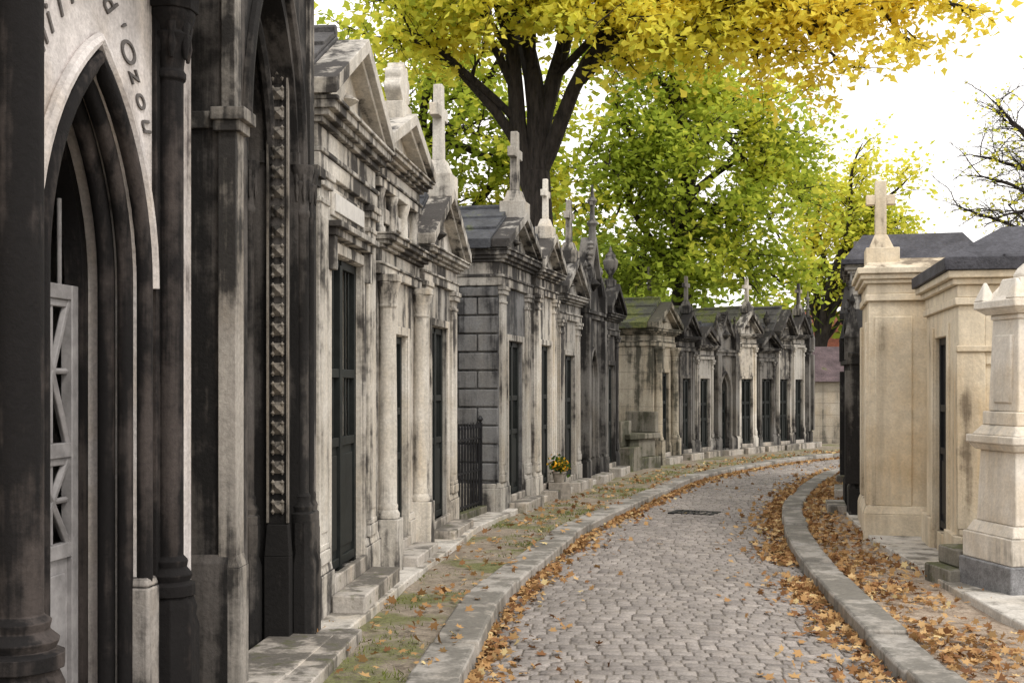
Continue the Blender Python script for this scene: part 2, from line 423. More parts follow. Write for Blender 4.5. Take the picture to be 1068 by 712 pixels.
# ================================================================== LEFT ROW
def chapel_A():
    p0=(-1.735,3.55); p1=(-1.475,5.49)
    par=empty('gothic_tomb_chapel',p0,p1); w=math.dist(p0,p1); c=1.02; a=.36
    wall=stone('tombwall_pale',(.72,.68,.66),(.06,.05,.05),.15,zg=.02); soot=stone('tomb_soot',(.085,.070,.064),(.0045,.004,.0045),.80)
    edge=stone('tomb_plinth',(.46,.43,.40),(.03,.027,.027),.40)
    W=Part('walls',wall,par,0); T=Part('columns',soot,par,.004)
    hs=2.0; rise=.78
    archwall(W,w,c,a+.03,hs,rise+.03,4.3,0,.22)
    W.box(0,.2,.22,2.2,0,4.299); W.box(w-.2,w,.22,2.2,0,4.299); W.box(.2,w-.2,2.0,2.2,0,4.299)
    W.poly([(0,4.3),(w,4.3),(c,5.4)],0,2.2)
    Tm=Part('archivolt',soot,par,0)
    archtube(Tm,c,a+.055,hs,rise+.06,-.015,.035,.1,10)
    archtube(Tm,c,a+.005,hs,rise+.01,.045,.032,.1,10)
    archtube(Tm,c,a-.01,hs,rise-.0,.12,.035,.1,10)
    Tm.done()
    Hd=Part('hood_mould',wall,par,0); archtube(Hd,c,a+.125,hs,rise+.135,-.02,.028,1.9,8,False); Hd.done()
    J=Part('door_jambs',soot,par,0); archwall(J,c+a+.1,c,a-.015,hs,rise-.015,4.0,.221,.30,c-a-.1,0); J.done()
    W.box(c-a-.01,c+a+.01,.05,2.0,0,.16)
    for x,y,r,k in ((.30,-.12,.072,1.1),(1.63,-.045,.055,.9)):
        T.lathe(x,y,[(.135*k,0),(.135*k,.56),(.12*k,.60),(.125*k,.64),(.105*k,.69)],8,math.pi/8)
        colonnette(T,x,y,r,.69,3.2)
        T.lathe(x,y,[(.13*k,3.2),(.135*k,3.26),(.15*k,3.3),(.15*k,3.38)],8,math.pi/8)
        T.box(x-.09,x+.09,-.02,.01,.0,3.6)
    T.box(-.0,w,-.25,.01,3.38,3.5)
    T.done()
    P2=Part('plinth',edge,par,.012)
    P2.box(-.02,.13,-.06,.01,0,.8); P2.box(.46,c-a-.1,-.06,.01,0,.72)
    P2.box(c+a+.005,1.50,-.055,.075,0,.76); P2.frus(c+a+.005,1.50,-.055,.075,.76,.80,.012,.012); P2.done()
    door(par,c-a+.02,c+a-.02,.16,hs,.235,'star',M_greydoor,True,hs+rise-.05)
    W.done()
    vs=[];fs=[]
    txt="Famille d'Ozou"
    pth=archpts(c,a+.20,hs+.12,rise+.22,20)
    L=[0]
    for i in range(1,len(pth)): L.append(L[-1]+math.dist(pth[i],pth[i-1]))
    tot=L[-1]
    for k,ch in enumerate(txt):
        if ch==' ': continue
        s=tot*(.20+.56*k/(len(txt)-1)); i=max(j for j in range(len(L)-1) if L[j]<=s)
        f=(s-L[i])/(L[i+1]-L[i]); x=pth[i][0]*(1-f)+pth[i+1][0]*f; z=pth[i][1]*(1-f)+pth[i+1][1]*f
        an=math.atan2(pth[i+1][1]-pth[i][1],pth[i+1][0]-pth[i][0])
        cu=bpy.data.curves.new('letter','FONT'); cu.body=ch; cu.size=.15; cu.align_x='CENTER'; cu.extrude=.004; cu.shear=.35
        o=bpy.data.objects.new('letter',cu); col.objects.link(o)
        bpy.context.view_layer.update()
        me=bpy.data.meshes.new_from_object(o.evaluated_get(bpy.context.evaluated_depsgraph_get()))
        b=len(vs)
        for v in me.vertices:
            lx,lz,ly=v.co.x,v.co.y,v.co.z
            vs.append((x+lx*math.cos(an)-lz*math.sin(an),-.004-ly,z+lx*math.sin(an)+lz*math.cos(an)))
        for p in me.polygons: fs.append(tuple(b+i for i in p.vertices))
        bpy.data.objects.remove(o); 
    I=Part('carved_inscription',M_ins,par,0); I.v=vs; I.f=fs; I.done()
chapel_A()

def chapel_B():
    p0=(-1.325,5.62); p1=(-1.215,7.17)
    par=empty('gothic_portal_chapel',p0,p1); w=math.dist(p0,p1); c=w/2
    dk=stone('portal_soot',(.125,.113,.104),(.008,.0075,.0075),.70); lt=stone('portal_corner',(.34,.31,.27),(.03,.028,.026),.45)
    mid=stone('portal_trim',(.40,.37,.33),(.018,.017,.017),.62)
    W=Part('walls',dk,par,0); T=Part('trim',mid,par,.004); C=Part('colonnettes',dk,par,.003)
    hs=2.85; H=4.9
    orders=((.50,.0,.14),(.43,.14,.28),(.36,.28,.44))
    for a,y0,y1 in orders: archwall(W,w,c,a,hs,a*1.9,H,y0,y1)
    W.box(0,.2,.44,2.2,0,H-.001); W.box(w-.2,w,.44,2.2,0,H-.001); W.box(.2,w-.2,2.0,2.2,0,H-.001); W.box(.21,w-.21,.3,2.0,0,.2)
    W.poly([(0,H),(w,H),(c,H+1)],0,2.2)
    C.box(-.045,.0,-.0,2.2,0,.76); C.frus(-.045,.0,-.0,2.2,.76,.80,.02,0)
    for s in (0,1):
        def X(x): return w-x if s else x
        cols=((.345,.115,.032),(.405,.255,.032)) if s==0 else ((.235,-.015,.036),(.13,-.03,.03),(.405,.255,.034))
        for x,y,r in cols:
            q=X(x); colonnette(C,q,y,r,.80,2.86)
            C.lathe(q,y,[(r*2.3,0),(r*2.3,.56),(r*1.8,.62),(r*2.0,.68),(r*2.0,.80)],8,math.pi/8)
        xs=sorted((X(-.03),X(.10)))
        T.box(xs[0],xs[1],-.035,.05,.78,2.80); T.box(xs[0]-.012,xs[1]+.012,-.055,.06,0,.74); T.frus(xs[0]-.012,xs[1]+.012,-.055,.06,.74,.80,.015,.02)
        T.box(xs[0]-.02,xs[1]+.02,-.06,.07,2.78,2.83); T.box(xs[0]-.035,xs[1]+.035,-.085,.08,2.83,2.89)
        T.box(xs[0]+.012,xs[1]-.012,-.025,.04,2.89,H)
    T.box(-.02,-.001,-.02,2.0,2.80,2.88)
    for a,y0,y1 in orders:
        C.box(c+a-.02,c+a+.02,y0-.01,y1,2.86,2.93)
    for (a,y0,y1) in orders[1:]: archtube(C,c,a,hs,a*1.9,y0+.0,.034,2.9,8,False)
    archtube(C,c,.56,hs,1.10,-.012,.032,2.9,8,False)
    x0=w-.37; B2=Part('carved_strip_ground',dk,par,.004)
    B2.box(x0,x0+.05,.035,.150,.80,4.2); B2.box(x0-.03,x0+.05,.02,.165,0,.62); B2.frus(x0-.03,x0+.05,.02,.165,.62,.80,.012,.012)
    B2.done()
    K=Part('dogtooth_ornament',lt,par,0)
    K.box(x0-.016,x0+.01,.030,.041,.81,4.2); K.box(x0-.016,x0+.01,.144,.155,.81,4.2)
    z=.90
    while z<4.1:
        K.pyr(x0,.0925,z,.050,.034,'-x')
        for dy,dz in ((-.027,-.027),(.027,-.027),(.027,.027),(-.027,.027)):
            K.lathe(x0-.010,.0925+dy,[(.002,z+dz-.016),(.013,z+dz),(.002,z+dz+.016)],6)
        z+=.112
    K.done()
    door(par,c-.36,c+.36,.2,hs,.36,'bars',M_bronze,True,hs+.6)
    S=Part('steps',M_step,par,.012); S.box(.1,w-.1,-.34,-.095,0,.16); S.done()
    W.done();T.done();C.done()
chapel_B()

cD=chapel('classical_tomb_chapel',(-1.215,7.33),(-1.06,9.08),2.3,2.92,.98,2.45,S_white('stD',.36),R_slate2,.50,top=None,plaque=True,console=True,ent=1.05,side=.35,step=.32)
cE=chapel('columned_tomb_chapel',(-1.05,9.2),(-.86,10.85),2.2,2.45,.68,2.0,S_white('stE',.30),R_slate,.34,top='acro',ts=.9,attic=.36,columns=True,ent=.75,side=.35)
cF=chapel('tomb_chapel_with_cross',(-.84,10.95),(-.60,12.55),2.2,2.55,.75,2.15,S_grey('stF',.36),R_slate,.55,top='cross',ts=1.05,ent=.75,side=.6,trim=S_white('stFt',.30))
cG=chapel('rusticated_tomb_chapel',(-.15,13.62),(.22,15.18),1.9,2.72,.75,2.1,stone('stG',(.22,.22,.22),(.028,.028,.03),.45),R_slate,.42,top='cross',ts=1.0,rust=True,ent=1.0,side=.7,trim=S_grey('stGt',.42))
cH=chapel('tomb_chapel_with_cross',(.29,15.3),(.60,16.5),1.9,2.75,.6,2.1,S_white('stH',.36),R_slate,.4,top='cross',ts=.75,side=.3,ent=.8)
cI=chapel('tomb_chapel_with_cross',(.64,16.6),(1.0,17.8),1.9,2.5,.6,2.0,S_grey('stI',.38),R_moss,.45,top='cross',ts=.85,side=.3,ent=.85)
cJ=gothic('gothic_spired_tomb_chapel',(1.08,18.0),(1.42,19.2),1.9,2.6,.28,1.6,.5,S_dark('stJ',.6),R_slate,1.05,ts=1.1)
cK=chapel('tomb_chapel_with_urn',(1.48,19.35),(1.80,20.4),1.8,2.4,.5,1.9,S_dark('stK',.5),R_moss,.4,top='urn',side=.3,ent=.85)
cL=chapel('mossy_roof_tomb_chapel',(2.62,22.15),(3.15,23.3),1.9,2.30,.6,1.8,stone('stL',(.50,.45,.36),(.05,.048,.036),.38,.32),slate('thick_moss_roof',(.05,.052,.04),.5),.42,top=None,side=1.0,ent=.8,columns=True)
far=[('c',2.25,'cross','d'),('c',2.10,None,'g'),('g',2.2,None,'d'),('c',2.4,'cross','w'),('c',2.1,'urn','d'),('c',2.4,None,'g'),('c',2.45,'cross','g'),('g',2.3,'finial','d')]
farpts=[(3.25,23.5),(3.72,24.35),(4.25,25.15),(4.85,25.9),(5.45,26.55),(6.0,27.15),(6.5,27.75),(6.95,28.35),(7.25,29.0)]
for i,(k,h,t,s) in enumerate(far):
    a=Vector(farpts[i]); b=Vector(farpts[i+1]); dd=(b-a).normalized()*.05; a=a+dd; b=b-dd
    m={'d':S_dark,'g':S_grey,'w':S_white}[s](f'stM{i}',.48 if s!='w' else .36)
    if k=='c': chapel('small_tomb_chapel',tuple(a),tuple(b),1.6,h,.45,1.7,m,[R_moss,R_slate,R_slate2][i%3],[.42,.3,.5][i%3],top=t,ts=.7,side=.4,ent=.7)
    else: gothic('small_gothic_tomb_chapel',tuple(a),tuple(b),1.6,h,.2,1.45,.35,m,R_slate,.7,top=t,ts=.8)

for i,(x,y,h) in enumerate(((-3.6,14.5,2.6),(-2.6,17.6,2.4),(.2,25.5,2.5),(3.2,28.5,2.6),(-4.8,9.5,2.7))):
    chapel('back_row_tomb_chapel',(x,y),(x+.3,y+1.3),1.6,h,.5,1.9,S_grey(f'stBk{i}',.4),R_moss,.45,top='cross',side=.6,ent=.8)

# ================================================================== RIGHT ROW
S_r2=S_cream('stR2',.10); S_r3=S_cream('stR3',.07)
def pillar_chapel():
    p0=(3.80,12.95); p1=(3.47,11.62)
    par=empty('cream_tomb_chapel_with_cross',p0,p1); w=math.dist(p0,p1); d=.95
    W=Part('walls',S_r2,par,.008); T=Part('trim',S_r2,par,.008)
    W.box(.3,w-.3,.18,d,.0,2.4)
    W.box(0,.3,0,d,0,2.4); W.box(w-.3,w,0,d,0,2.4); W.box(.3,w-.3,0,.18,2.0,2.4)
    T.box(-.06,w+.06,-.05,d+.05,0,.34) ; T.frus(-.06,w+.06,-.05,d+.05,.34,.42,.03,.03)
    for x0,x1 in ((.03,.27),(w-.27,w-.03)): T.box(x0,x1,-.03,.01,.42,2.2)
    T.box(w-.005,w+.02,.06,.40,.42,2.25); T.box(w-.005,w+.02,.60,.88,.42,2.25)
    z=2.4
    for p,hh in ((.03,.07),(.012,.10),(.05,.04),(.08,.05),(.11,.06)):
        T.box(-p,w+p,-p,d+p,z,z+hh-.0005); z+=hh
    T.frus(-.06,w+.06,-.06,d+.06,z,z+.12,.35,.10)
    cx=w-.36; cy=.13
    T.box(cx-.2,cx+.2,cy-.15,cy+.17,z+.05,z+.22)
    T.frus(cx-.14,cx+.14,cy-.12,cy+.12,z+.22,z+.36,.06,.06)
    T.box(cx-.05,cx+.05,cy-.055,cy+.055,z+.36,z+.90); T.box(cx-.046,cx+.046,cy-.14,cy-.055,z+.66,z+.76); T.box(cx-.046,cx+.046,cy+.055,cy+.14,z+.66,z+.76)
    door(par,.3,w-.3,.42,2.0,.06,'bars',M_bronze)
    W.done();T.done()
pillar_chapel()
def big_cream():
    p0=(3.87,11.15); p1=(3.53,9.45)
    par=empty('cream_slate_roof_tomb_chapel',p0,p1); w=math.dist(p0,p1); d=2.5
    W=Part('walls',S_r3,par,.008); T=Part('trim',S_r3,par,.008)
    dx0,dx1=w/2-.38,w/2+.38; H=2.22
    W.box(0,dx0,0,.2,0,H); W.box(dx1,w,0,.2,0,H); W.box(dx0,dx1,0,.2,2.0,H)
    W.box(0,.18,.2,d,0,H); W.box(w-.18,w,.2,d,0,H); W.box(.18,w-.18,d-.2,d,0,H); W.box(dx0+.002,dx1-.002,.01,d-.2,0,.3)
    for a,b in ((-.05,dx0-.02),(dx1+.02,w+.05)): T.box(a,b,-.04,.02,0,.40)
    T.box(w-.01,w+.05,.02,d+.02,0,.40); T.box(w-.01,w+.03,-.0,d,.40,.45)
    T.box(w-.01,w+.030,-.015,.20,.45,1.85); T.box(w-.01,w+.030,.98,1.22,.45,1.85); T.box(w-.01,w+.03,2.2,2.45,.45,1.85)
    T.box(w-.01,w+.022,.201,.979,1.75,1.85); T.box(w-.01,w+.022,1.221,2.199,1.75,1.85)
    T.box(w-.01,w+.045,-.02,d,1.85,1.90)
    T.box(dx0-.09,dx0-.005,-.02,.01,.3,2.1); T.box(dx1+.005,dx1+.09,-.02,.01,.3,2.1)
    z=H
    for p,hh in ((.03,.06),(.012,.10),(.05,.05),(.09,.06)): T.box(-p,w+p,-p,d+p,z,z+hh-.0005); z+=hh
    R=Part('roof',R_lead,par,.006)
    R.box(-.12,w+.12,-.12,d+.12,z,z+.10); R.frus(-.11,w+.11,-.11,d+.11,z+.10,z+.38,.42,.5)
    for k in range(1,6): 
        y=-.1+k*d/6; R.box(w+.05,w+.11,y,y+.02,z+.095,z+.12)
    door(par,dx0,dx1,.3,2.0,.04,'bars',M_iron)
    W.done();T.done();R.done()
big_cream()
def pedestal_monument():
    par=empty('pedestal_monument',(3.71,8.62),(3.71+.985,8.62+.17)); 
    ST=stone('stPed',(.76,.71,.63),(.2,.18,.15),.08,grain=.22,zg=.01); G=Part('granite_base',M_granite,par,.012); T=Part('pedestal',ST,par,.010)
    def sq(P,r,z0,z1,r2=None):
        r2=r if r2 is None else r2
        P.frus(-r,r,-r,r,z0,z1,r-r2,r-r2)
    G.box(-.335,.335,-.335,.335,0.0,.33)
    sq(T,.315,.33,.52); sq(T,.30,.52,.60,.26); sq(T,.245,.60,1.12,.225); 
    sq(T,.25,1.12,1.17,.29); sq(T,.30,1.17,1.23); sq(T,.27,1.23,1.30,.22); sq(T,.215,1.30,1.40); sq(T,.185,1.40,2.06,.165)
    for a in (0,1):
        T.box(-.11,.11,-.195,.0,1.46,1.95) if a==0 else T.box(-.195,.0,-.11,.11,1.461,1.951)
    sq(T,.175,2.06,2.10); sq(T,.20,2.10,2.14,.25); sq(T,.26,2.14,2.20); 
    for s in (-1,1):
        for t in (-1,1): T.frus(min(s*.26,s*.14),max(s*.26,s*.14),min(t*.26,t*.14),max(t*.26,t*.14),2.20,2.34,.05,.05)
    T.poly([(-.19,2.2),(.19,2.2),(0,2.38)],-.245,.245)
    sq(T,.16,2.20,2.36,.12); 
    T.lathe(0,0,[(.07,2.34),(.09,2.38),(.06,2.43),(.015,2.47)],12)
    G.done();T.done()
pedestal_monument()
chapel('dark_roof_tomb_chapel',(4.80,16.8),(4.36,15.15),1.5,2.72,.7,2.0,S_grey('stR5',.3),R_lead,.42,roof='hip',top=None,side=1.0,ent=.9)
gothic('dark_gothic_tomb_chapel',(4.15,14.75),(3.84,13.4),.9,1.75,.24,1.2,.4,S_dark('stR1',.8),R_slate,.50,ts=.6)
chapel('dark_tomb_chapel',(5.5,18.9),(5.0,17.6),1.4,2.2,.5,1.7,S_dark('stR7',.6),R_slate,.45,top='cross',ts=.7,side=.5,ent=.8)
chapel('cream_back_tomb_chapel',(7.0,11.5),(6.8,9.9),1.6,2.2,.7,1.9,S_cream('stR8',.2),R_lead,.45,roof='hip',top=None,side=1.0)

def gravebox(name,cx,cy,ang,parts,mat):
    par=empty(name,(cx,cy),(cx+math.cos(ang),cy+math.sin(ang))); T=Part('stone_slab',mat,par,.015)
    for b in parts: T.box(*b)
    T.done(); return par
mossst=stone('mossy_grave_stone',(.28,.26,.22),(.06,.06,.04),.5,moss=.7)
gravebox('low_grave_block',3.42,9.1,.1,[(-.2,.35,-.22,.2,0,.22),(-.1,.35,-.16,.18,.221,.36)],mossst)
gravebox('grave_tomb',2.1,21.35,.9,[(-.5,.5,-.35,.35,0,.3),(-.42,.42,-.28,.28,.301,.62),(-.5,.5,-.34,.34,.621,.72),(.38,.5,-.3,.3,.721,1.1)],mossst)
gravebox('grave_slab',1.95,20.9,1.0,[(-.25,.25,-.25,.25,0,.5),(-.2,.2,-.06,.06,.501,.95)],mossst)

def flag(name,pts,wd,mat,h=.14):
    P=Part(name,mat,None,.012)
    for i in range(len(pts)-1):
        a=Vector(pts[i]); b=Vector(pts[i+1]); n=max(1,round((b-a).length/.85)); u=(b-a).normalized(); q=Vector((-u.y,u.x))
        for k in range(n):
            s=a.lerp(b,k/n)+u*.006; e=a.lerp(b,(k+1)/n)-u*.006; hh=h+random.uniform(-.012,.012); ww=wd+random.uniform(-.03,.03)
            bb=len(P.v)
            for z in (0,hh):
                for p in (s,e,e+q*ww,s+q*ww): P.v.append((p.x,p.y,z))
            P.f+=[tuple(bb+i for i in f) for f in ((0,3,2,1),(4,5,6,7),(0,1,5,4),(1,2,6,5),(2,3,7,6),(3,0,4,7))]
    P.done()
M_flag=stone('flagstone',(.62,.59,.54),(.18,.165,.14),.02)
flag('flagstone_border',[(-1.0,6.9),(-.72,9.3),(-.32,12.4),(.0,13.6),(.42,15.3),(1.2,17.9),(1.65,19.4)],.36,M_flag,.15)
flag('flagstone_border',[(3.05,6.5),(3.17,8.4),(3.27,9.6),(3.42,11.4),(3.72,13.2),(4.1,14.9)],-.6,M_flag,.14)
flag('stone_threshold',[(-1.28,4.0),(-1.02,6.85)],.35,M_step,.17)

# ================================================================== ROAD
pairs=[((-1.5,-9),(.75,-9.2)),((-1,-3),(1.25,-3.2)),((-.75,0),(1.5,-.2)),((-.5,3),(1.75,2.8)),((-.225,6.38),(2.03,6.15)),((-.06,8.3),(2.2,8.0)),((.345,10.5),(2.42,9.9)),((.89,12.85),(2.75,12.0)),
((1.87,15.9),(3.4,14.9)),((3.1,19.4),(4.6,18.5)),((4.6,22.2),(5.75,21.1)),((6.35,24.6),(7.3,23.1)),((9,27),(9.9,25.3)),((12,28.8),(12.7,27)),((16,30),(16.5,28.2)),((22,31),(22.3,29.1))]
def cr(p,t):
    n=len(p)-1; i=min(int(t),n-1); f=t-i
    p0=p[max(i-1,0)];p1=p[i];p2=p[i+1];p3=p[min(i+2,n)]
    return tuple(.5*((2*b)+(-a+c)*f+(2*a-5*b+4*c-d)*f*f+(-a+3*b-3*c+d)*f**3) for a,b,c,d in zip(p0,p1,p2,p3))
Lp=[a for a,b in pairs]; Rp=[b for a,b in pairs]
fine=[]
t=0
while t<=len(pairs)-1:
    fine.append((cr(Lp,t),cr(Rp,t))); t+=.01
cen=[((a[0]+b[0])/2,(a[1]+b[1])/2) for a,b in fine]
S=[0]
for i in range(1,len(cen)): S.append(S[-1]+math.dist(cen[i],cen[i-1]))
S=np.array(S); FL=np.array([a for a,b in fine]); FR=np.array([b for a,b in fine])
def LR(s):
    l=np.array([np.interp(s,S,FL[:,0]),np.interp(s,S,FL[:,1])]); r=np.array([np.interp(s,S,FR[:,0]),np.interp(s,S,FR[:,1])])
    return l,r
def camber(v): return .035*(1-(2*v-1)**2)
def mesh_np(name,verts,mat,tint=None):
    N,k,_=verts.shape
    me=bpy.data.meshes.new(name); me.vertices.add(N*k); me.vertices.foreach_set('co',verts.reshape(-1).astype(np.float32))
    me.loops.add(N*k); me.loops.foreach_set('vertex_index',np.arange(N*k,dtype=np.int32))
    me.polygons.add(N); me.polygons.foreach_set('loop_start',np.arange(0,N*k,k,dtype=np.int32)); 
    try: me.polygons.foreach_set('loop_total',np.full(N,k,dtype=np.int32))
    except Exception: pass
    me.update(calc_edges=True)
    if tint is not None:
        at=me.attributes.new('tint','FLOAT','FACE'); at.data.foreach_set('value',tint.astype(np.float32))
    me.materials.append(mat); me.validate()
    ob=bpy.data.objects.new(name,me); col.objects.link(ob); return ob

def setts():
    V=[];F=[];Tn=[]
    s=6.0; smax=S[-1]-1
    while s<smax:
        ds=.092+random.uniform(-.006,.006)
        if s>46: ds=.2
        l0,r0=LR(s); l1,r1=LR(s+ds-.007)
        W=np.linalg.norm(r0-l0); x=-random.uniform(0,.1)
        rowz=random.gauss(0,.0012)
        while x<W:
            wd=random.uniform(.075,.135); a=max(x,0)/W; b=min(x+wd-.007,W)/W
            x+=wd
            if b-a<.015: continue
            tilt=[random.gauss(0,.0011) for _ in range(4)]; hz=.020+random.gauss(0,.0018)+rowz
            P=[l0+(r0-l0)*a,l0+(r0-l0)*b,l1+(r1-l1)*b,l1+(r1-l1)*a]
            c=sum(P)/4; j=[np.array([random.gauss(0,.0015),random.gauss(0,.0015)]) for _ in range(4)]
            bb=len(V)
            vv=[a,b,b,a]
            for k in range(4): V.append((P[k][0],P[k][1],camber(vv[k])+.004))
            for k in range(4):
                q=P[k]+j[k]*.5; dd=(c-q); q=q+dd/np.linalg.norm(dd)*.003; V.append((q[0],q[1],camber(vv[k])+hz*.80+tilt[k]))
            for k in range(4):
                q=P[k]+j[k]; dd=(c-q); q=q+dd/np.linalg.norm(dd)*.011; V.append((q[0],q[1],camber(vv[k])+hz+tilt[k]))
            V.append((c[0],c[1],camber((a+b)/2)+hz+.0012))
            tn=min(1,max(0,random.gauss(.5,.2)))
            for k in range(4):
                m=(k+1)%4; F.append((bb+k,bb+m,bb+4+m,bb+4+k)); F.append((bb+4+k,bb+4+m,bb+8+m,bb+8+k)); F.append((bb+8+k,bb+8+m,bb+12)); Tn+=[tn]*3
        s+=ds
    me=bpy.data.meshes.new('cobblestone_setts'); me.from_pydata(V,[],F); 
    at=me.attributes.new('tint','FLOAT','FACE'); at.data.foreach_set('value',np.array(Tn,dtype=np.float32))
    for p in me.polygons: p.use_smooth=True
    N=NT('cobble_stone'); g=N.geo(); tn=N.attr('tint'); n1=N.noise(g.outputs['Position'],60,3,.7); n2=N.noise(g.outputs['Position'],.9,4,.6); n3=N.noise(g.outputs['Position'],7,3,.6)
    c=N.mix(N.map(tn,.1,.9),(.19,.170,.158),(.36,.325,.30))
    c=N.mix(N.map(n3,.48,.75,0,.4),c,(.37,.32,.27))
    c=N.mix(N.map(n2,.42,.68,0,.6),c,(.18,.163,.148))
    c=N.mix(.7,c,N.mix(1,c,N.map(n1,.3,.7,.5,1.4),'MULTIPLY'))
    m=N.bsdf(c,.65,N.bump(n1,.5,.008),0,.35)
    me.materials.append(m); ob=bpy.data.objects.new('cobblestone_road',me); col.objects.link(ob)
setts()

def dirt(name,c1,c2,green=(.08,.10,.025),ga=.5):
    N=NT(name); g=N.geo(); n1=N.noise(g.outputs['Position'],50,4,.75); n2=N.noise(g.outputs['Position'],1.6,5,.65); n3=N.noise(g.outputs['Position'],9,4,.6)
    c=N.mix(N.map(n3,.35,.65),c1,c2)
    c=N.mix(.8,c,N.mix(1,c,N.map(n1,.3,.7,.4,1.5),'MULTIPLY'))
    k=N.math('ADD',N.math('MULTIPLY',n2,.7),N.math('MULTIPLY',n1,.3))
    c=N.mix(N.map(k,.62-.25*ga,.72-.25*ga,0,.8,True),c,N.mix(N.map(n1,.4,.6),green,tuple(x*2 for x in green)))
    return N.bsdf(c,.95,N.bump(N.math('ADD',n1,n3),.7,.02))
M_joint=dirt('joint_sand',(.13,.115,.10),(.22,.195,.165),ga=.0)
M_vergeL=dirt('verge_dirt',(.20,.165,.125),(.34,.29,.23),(.09,.10,.03),.58)
M_vergeR=dirt('verge_dirt_dry',(.28,.215,.16),(.43,.355,.28),ga=.0)
M_ground=dirt('ground_dirt',(.16,.13,.09),(.26,.22,.16),ga=.6)
def sheet(name,fn,cols,mat,s0=0,s1=None,ds=.25,zf=None):
    V=[];F=[];s=s0; rows=0; s1=s1 or S[-1]
    while s<=s1:
        l,r=LR(s)
        for c in cols:
            p=fn(l,r,c); V.append((p[0],p[1],zf(p,c)))
        rows+=1; s+=ds
    n=len(cols)
    for i in range(rows-1):
        for j in range(n-1): F.append((i*n+j,i*n+j+1,(i+1)*n+j+1,(i+1)*n+j))
    me=bpy.data.meshes.new(name); me.from_pydata(V,[],F); me.materials.append(mat)
    for p in me.polygons:p.use_smooth=True
    ob=bpy.data.objects.new(name,me); col.objects.link(ob); return ob
def nz(p,s=1.5,a=.02): return a*mnoise.noise(Vector((p[0]*s,p[1]*s,3.1)))
sheet('road_bed',lambda l,r,c:l+(r-l)*c,[i/8 for i in range(9)],M_joint,zf=lambda p,c:camber(c)+.012)
def offL(l,r,c):
    u=(l-r)/np.linalg.norm(l-r); return l+u*c
def offR(l,r,c):
    u=(r-l)/np.linalg.norm(l-r); return r+u*c
vcols=[.2,.35,.5,.65,.8,.95,1.1,1.3,1.6,2,2.6,3.4,4.4]
sheet('left_verge',offL,vcols,M_vergeL,zf=lambda p,c:.088+nz(p,2.2,.03)-max(0,c-3)*.05,ds=.15)
sheet('right_verge',offR,vcols,M_vergeR,zf=lambda p,c:.083+nz(p,2.2,.03)-max(0,c-3)*.05,ds=.15)
G=Part('ground',M_ground,None,0); G.v=[(-500,-500,-.03),(500,-500,-.03),(500,500,-.03),(-500,500,-.03)]; G.f=[(0,1,2,3)]; G.done()

M_kerb=stone('kerb_stone',(.42,.395,.36),(.17,.16,.14),.25)
def kerb(name,fn,wd,h=.125):
    P=Part(name,M_kerb,None,.020); s=3.0
    while s<S[-1]-1.2:
        ln=random.uniform(.75,1.15)
        a0=fn(*LR(s+.006),0); a1=fn(*LR(s+.006),wd); m0=fn(*LR(s+ln/2),0); m1=fn(*LR(s+ln/2),wd); b0=fn(*LR(s+ln-.006),0); b1=fn(*LR(s+ln-.006),wd)
        jit=random.gauss(0,.008); hh=h+random.gauss(0,.008); b=len(P.v)
        for z in (-.02,hh):
            for p in (a0,m0,b0,b1,m1,a1): P.v.append((p[0]+jit,p[1],z))
        P.f+=[tuple(b+i for i in reversed(range(6))),tuple(b+6+i for i in range(6))]
        for i in range(6): j=(i+1)%6; P.f.append((b+i,b+j,b+6+j,b+6+i))
        s+=ln
    P.done()
kerb('left_kerb',offL,.27); kerb('right_kerb',offR,.25)

Dg=empty('drain_cover',(1.9,14.3),(2.75,13.9)); Dp=Part('grate',M_iron,Dg,.003)
for k in range(7): Dp.box(k*.075,k*.075+.04,0,.32,.048,.062)
Dp.box(-.03,0-.001,-.03,.35,.045,.063); Dp.box(.492,.52,-.03,.35,.045,.063); Dp.box(0,.49,-.03,-.001,.045,.063); Dp.box(0,.49,.321,.35,.045,.063); Dp.done()

# ------------------------------------------------------------------ leaf materials
def leafmat(name,stops,transl=.4):
    N=NT(name); t=N.attr('tint')
    r=N.n.new('ShaderNodeValToRGB'); N.link(t,r.inputs[0]); cr_=r.color_ramp
    while len(cr_.elements)<len(stops): cr_.elements.new(.5)
    for e,(p,c) in zip(cr_.elements,stops): e.position=p; e.color=(*c,1)
    d=N.n.new('ShaderNodeBsdfDiffuse'); N.link(r.outputs[0],d.inputs[0])
    tr=N.n.new('ShaderNodeBsdfTranslucent'); 
    N.link(r.outputs[0],tr.inputs[0])
    mx=N.n.new('ShaderNodeMixShader'); mx.inputs[0].default_value=transl
    N.link(d.outputs[0],mx.inputs[1]); N.link(tr.outputs[0],mx.inputs[2])
    N.link(mx.outputs[0],N.out.inputs[0]); return N.m
ML_main=leafmat('autumn_leaves',[(0,(.10,.15,.025)),(.3,(.42,.52,.07)),(.55,(.84,.80,.12)),(.85,(.93,.77,.12)),(1,(.80,.50,.06))],.5)
ML_fall=leafmat('fallen_leaf',[(0,(.12,.06,.035)),(.35,(.27,.14,.065)),(.65,(.44,.27,.12)),(.9,(.58,.40,.20)),(1,(.62,.50,.26))],.1)
ML_grass=leafmat('grass_blade',[(0,(.06,.09,.015)),(1,(.20,.24,.04))],.2)

